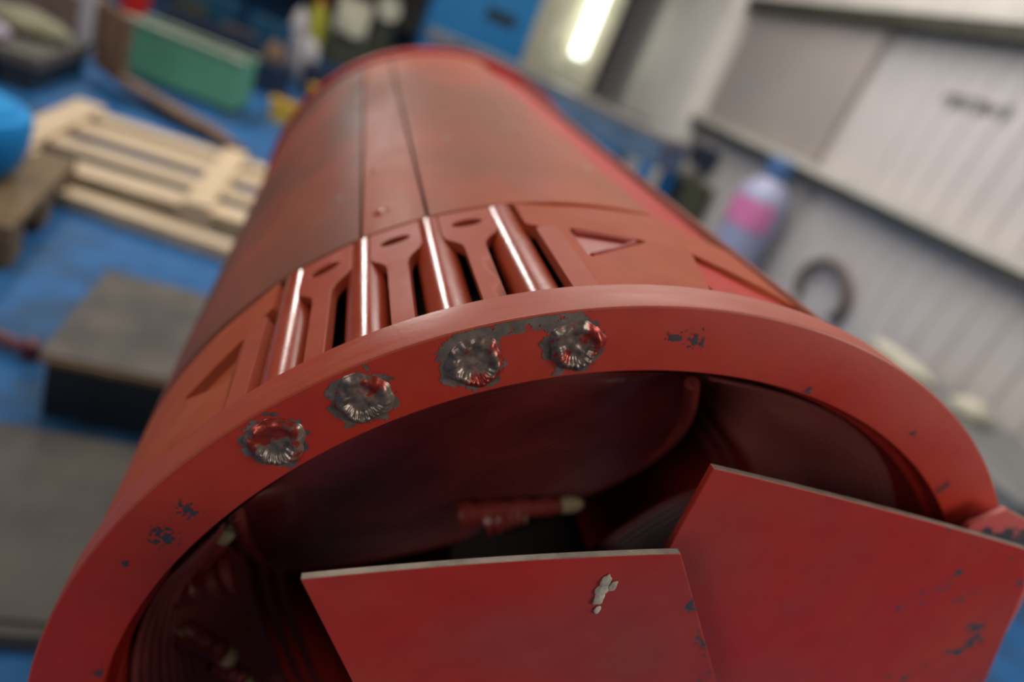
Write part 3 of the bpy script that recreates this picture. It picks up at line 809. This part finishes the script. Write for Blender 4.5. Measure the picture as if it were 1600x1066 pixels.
def bin_(name, label, loc, sx, sy, h, mat, cat='bin', rz=0, fill='oldive', base=0):
    """open tapered tub: wall, rim and what lies in it"""
    t_ = thing(name, label, cat, loc, rz)
    bm = bmesh.new()
    def ring_(w_, d_, z): return [bm.verts.new((x, y, z)) for x, y in rounded([(-w_, -d_), (w_, -d_), (w_, d_), (-w_, d_)], min(w_, d_) * .3, 4)]
    R_ = [ring_(sx * .42, sy * .42, 0), ring_(sx * .5, sy * .5, h), ring_(sx * .46, sy * .46, h), ring_(sx * .40, sy * .40, h * .6)]
    n = len(R_[0]); bm.faces.new(R_[0][::-1]); bm.faces.new(R_[-1])
    for a, b in zip(R_, R_[1:]):
        for k in range(n): bm.faces.new((a[k], a[(k + 1) % n], b[(k + 1) % n], b[k]))
    obj('body', bm, mat, t_, bev=0)
    bm = bmesh.new()
    o_ = rounded([(-sx * .53, -sy * .53), (sx * .53, -sy * .53), (sx * .53, sy * .53), (-sx * .53, sy * .53)], min(sx, sy) * .15, 4)
    i_ = rounded([(-sx * .47, -sy * .47), (sx * .47, -sy * .47), (sx * .47, sy * .47), (-sx * .47, sy * .47)], min(sx, sy) * .13, 4)
    lo = [bm.verts.new((x, y, h)) for x, y in o_]; up = [bm.verts.new((x, y, h + .012)) for x, y in o_]
    il = [bm.verts.new((x, y, h)) for x, y in i_]; iu = [bm.verts.new((x, y, h + .012)) for x, y in i_]; n = len(lo)
    for k in range(n):
        j = (k + 1) % n
        bm.faces.new((lo[k], lo[j], up[j], up[k])); bm.faces.new((up[k], up[j], iu[j], iu[k])); bm.faces.new((iu[k], iu[j], il[j], il[k])); bm.faces.new((il[k], il[j], lo[j], lo[k]))
    obj('rim', bm, mat, t_)
    return t_
bin_('storage_bin', 'dark navy bin behind the right end of the green crate', (-.62, 4.72, 0), .26, .24, .17, 'navy')
bin_('storage_bin', 'dark navy bin between the green crate and the far rim of the drum', (-.34, 5.05, 0), .24, .24, .20, 'navy')
bin_('storage_bin', 'long navy bin in the row behind the green crate', (-1.06, 4.90, 0), .56, .24, .24, 'navy')
bin_('storage_bin', 'teal blue bin at the top edge behind the green crate', (-1.18, 5.7, 0), .34, .30, .34, 'teal')
bin_('storage_bin', 'teal blue bin right of centre in the row behind the green crate', (-.76, 5.6, 0), .30, .26, .32, 'teal')
bin_('storage_bin', 'small brown bin with yellow scraps between two teal bins', (-.93, 5.25, 0), .20, .18, .22, 'rust')
bin_('bucket', 'yellow bucket on the blue floor right of the green crate', (-.46, 4.02, 0), .15, .14, .10, 'yellow', 'bucket')
bin_('bucket', 'yellow bucket just behind the left side of the drum rim', (-.30, 4.62, 0), .14, .14, .14, 'yellow', 'bucket')
sack('white_bag', 'white bag above the teal bins near the top edge', (-.60, 6.0, 0), (.085, .08, .26), 'white', 2, 'bag')
sack('pinkish_bag', 'pinkish white bag left of the far end of the drum', (-.46, 5.45, 0), (.085, .08, .19), 'white', 6, 'bag')
t_ = thing('lime_jug', 'lime yellow plastic jug at the top edge left of the beige machine', 'jug', (-.50, 6.45, 0))
bm = bmesh.new(); lathe(bm, [(.08, 0), (.085, .02), (.085, .42), (.05, .50), (.03, .52)], 24); obj('body', bm, 'lime', t_)
bm = bmesh.new(); lathe(bm, [(.034, .5202), (.034, .56), (.03, .565)], 20); obj('cap', bm, 'redpl', t_)
bin_('red_box', 'bright red plastic box at the top edge left of the green crate', (-1.52, 5.0, 0), .15, .14, .25, 'redpl', 'box')
bin_('storage_bin', 'dark olive bin at the top edge between red box and teal bin', (-1.27, 5.35, 0), .20, .2, .27, 'oldive')
sack('scrap_heap', 'heap of brown scrap left of the far end of the drum', (-.66, 5.12, 0.0), (.09, .10, .15), 'rust', 12, 'scrap')
# beige machine with round housings
t_ = thing('beige_machine', 'beige workshop machine beyond the far end of the drum', 'machine', (-.08, 7.2, 0))
bm = bmesh.new(); box(bm, -.34, .30, -.15, .35, 0, .30); obj('base', bm, 'oldive', t_, smooth=False, bev=.01)
bm = bmesh.new(); box(bm, -.30, .02, -.14, .30, .301, .62); obj('cabinet', bm, 'beige', t_, smooth=False, bev=.02)
bm = bmesh.new(); tube(bm, [(-.10, -.24, .40), (-.10, -.145, .40)], .10, 32); obj('motor_cover', bm, 'beige', t_, bev=.008)
bm = bmesh.new(); tube(bm, [(.16, -.20, .66), (.16, .25, .66)], .11, 32); obj('headstock', bm, 'beige', t_, bev=.008)
bm = bmesh.new(); box(bm, .06, .26, -.10, .25, .301, .58); obj('column', bm, 'oldive', t_, smooth=False, bev=.01)
# blue machine with black opening
t_ = thing('blue_machine', 'bright blue machine cabinet with a black opening at the top edge', 'machine', (.85, 6.5, 0))
bm = bmesh.new(); box(bm, -.47, .47, 0, .5, .0, 1.60); obj('cabinet', bm, 'bluemach', t_, smooth=False, bev=.015)
bm = bmesh.new(); box(bm, .02, .30, -.012, -.001, .93, 1.03); obj('opening', bm, 'hole', t_, smooth=False, bev=.004)  # black slab on the front, painted as the dark inside of the opening
bm = bmesh.new(); box(bm, -.43, .43, -.02, -.001, .58, .68); obj('sill', bm, 'steel', t_, smooth=False, bev=.004)
# steel topped blue bench beyond the right-hand side of the drum
t_ = thing('steel_bench', 'long blue bench with a grey steel top beyond the right side of the drum', 'workbench', (.0, 0, 0))
bm = bmesh.new()
def quadbox(bm, pts, z0, z1, mi=0):
    a = [bm.verts.new((x, y, z0)) for x, y in pts]; b = [bm.verts.new((x, y, z1)) for x, y in pts]; n = len(pts)
    bm.faces.new(a[::-1]).material_index = mi; bm.faces.new(b).material_index = mi
    for k in range(n): bm.faces.new((a[k], a[(k + 1) % n], b[(k + 1) % n], b[k])).material_index = mi
BP = [(.42, 4.85), (1.62, 3.55), (1.92, 3.80), (.75, 5.12)]
quadbox(bm, BP, .70, .745); obj('bench_top', bm, 'steel', t_, smooth=False, bev=.004)
def ins(p, k):
    c = Vector((1.18, 4.33)); q = c + (Vector(p) - c) * k; return (q.x, q.y)
bm = bmesh.new(); quadbox(bm, [ins(p, .985) for p in BP], .56, .6995); obj('apron', bm, 'bench', t_, smooth=False, bev=.004)
for p in BP:
    q = ins(p, .93); bm = bmesh.new(); box(bm, q[0] - .03, q[0] + .03, q[1] - .03, q[1] + .03, 0, .5595); obj('leg', bm, 'bluemach', t_, smooth=False, bev=.003)
bm = bmesh.new(); quadbox(bm, [ins(p, .85) for p in BP], .18, .21); obj('shelf', bm, 'steel', t_, smooth=False, bev=.004)
sack('scrap_heap', 'dark grey scrap piled on the shelf of the blue bench', (1.38, 4.05, .211), (.22, .16, .16), 'greyplank', 15, 'scrap')
t_ = thing('press_brake_table', 'grey machine table behind the blue bench under the strip light', 'machine', (1.75, 5.75, 0), math.radians(-40))
bm = bmesh.new(); box(bm, -.55, .55, -.2, .2, 0, .60); obj('base', bm, 'bluemach', t_, smooth=False, bev=.01)
bm = bmesh.new(); box(bm, -.60, .60, -.24, .24, .601, .70); obj('table_top', bm, 'greyplank', t_, smooth=False, bev=.01)
t_ = bin_('red_box', 'small red box beside the foot of the cream pier', (2.22, 6.5, .36), .12, .12, .16, 'redpl', 'box')
t_ = thing('blue_cabinet', 'dark blue low cabinet in front of the cream pier', 'cabinet', (2.10, 6.55, 0))
bm = bmesh.new(); box(bm, -.24, .24, -.16, .16, 0, .345); obj('body', bm, 'teal', t_, smooth=False, bev=.006)
bm = bmesh.new(); box(bm, -.25, .25, -.17, .17, .3455, .359); obj('top', bm, 'white', t_, smooth=False, bev=.003)

# ---- against the right wall
t_ = thing('socket_box', 'dark navy switch box on the white cladding under the lower rail', 'switch box', (2.96, 5.52, .59))
bm = bmesh.new(); box(bm, -.06, .068, -.15, .15, -.09, .09); obj('case', bm, 'navy', t_, smooth=False, bev=.01)
bm = bmesh.new(); box(bm, -.0615 - .012, -.0605, -.12, .12, -.07, .07); obj('cover', bm, 'black', t_, smooth=False, bev=.004)
t_ = thing('wall_cabinet', 'dark brown black cabinet standing against the wall beneath the switch box', 'cabinet', (2.86, 5.40, 0))
bm = bmesh.new(); box(bm, -.13, .15, -.26, .26, 0, .40); obj('body', bm, 'oldive', t_, smooth=False, bev=.008)
bm = bmesh.new(); box(bm, -.145, -.1305, -.24, .24, .03, .37); obj('door', bm, 'black', t_, smooth=False, bev=.004)
t_ = thing('wrapped_cylinder', 'pale blue wrapped cylinder with pink label and blue cap against the wall', 'cylinder', (2.77, 4.10, 0))
bm = bmesh.new(); lathe(bm, [(.17, 0), (.18, .01), (.185, .30), (.19, .55), (.17, .64), (.11, .70), (.095, .72)], 48); obj('body', bm, 'bluewrap', t_)
bm = bmesh.new(); lathe(bm, [(.09, .7205), (.095, .73), (.09, .86), (.075, .875)], 32); obj('cap', bm, 'bluecap', t_)
bm = bmesh.new()
n = 30; A0, A1 = math.radians(150), math.radians(275)
for z0, z1 in ((.36, .56),):
    vs = [[bm.verts.new(((.1915 + dr) * math.cos(A0 + (A1 - A0) * k / n), (.1915 + dr) * math.sin(A0 + (A1 - A0) * k / n), z)) for k in range(n + 1)] for dr in (0, .002) for z in (z0, z1)]
    for k in range(n):
        bm.faces.new((vs[0][k], vs[0][k + 1], vs[1][k + 1], vs[1][k])); bm.faces.new((vs[2][k], vs[3][k], vs[3][k + 1], vs[2][k + 1]))
        bm.faces.new((vs[1][k], vs[1][k + 1], vs[3][k + 1], vs[3][k])); bm.faces.new((vs[0][k], vs[2][k], vs[2][k + 1], vs[0][k + 1]))
obj('label', bm, 'pinklab', t_)
# hose hanging in a loop
bm = bmesh.new(); P = []
for k in range(41):
    a = math.radians(-35 + 250 * k / 40); P.append((3.006 - .025 * math.sin(k / 40 * PI), 3.36 - .235 * math.cos(a), .235 + .185 * math.sin(a)))
tube(bm, P, .032, 16)
tag(obj('hanging_hose', bm, 'hose'), 'grey brown hose hung in an open loop on the white cladding', 'hose')
# grey bin with cream cloth at the lower right
t_ = thing('waste_bin', 'big grey plastic bin at the right edge with cream cloth over its rim', 'bin', (2.62, 1.80, 0), 0)
bm = bmesh.new(); box(bm, -.34, .34, -.62, .72, .0, .20); obj('body', bm, 'greyplastic', t_, smooth=False, bev=.02)
bm = bmesh.new(); box(bm, -.36, .36, -.64, .74, .201, .23); obj('rim', bm, 'greyplastic', t_, smooth=False, bev=.008)
sack('cloth', 'cream cloth bunched along the edge of the grey bin', (2.72, 2.30, .231), (.07, .22, .035), 'cloth', 21, 'cloth')
sack('cloth', 'crumpled cream rag at the right edge on the grey bin', (2.72, 1.84, .231), (.09, .09, .05), 'cloth', 25, 'cloth')
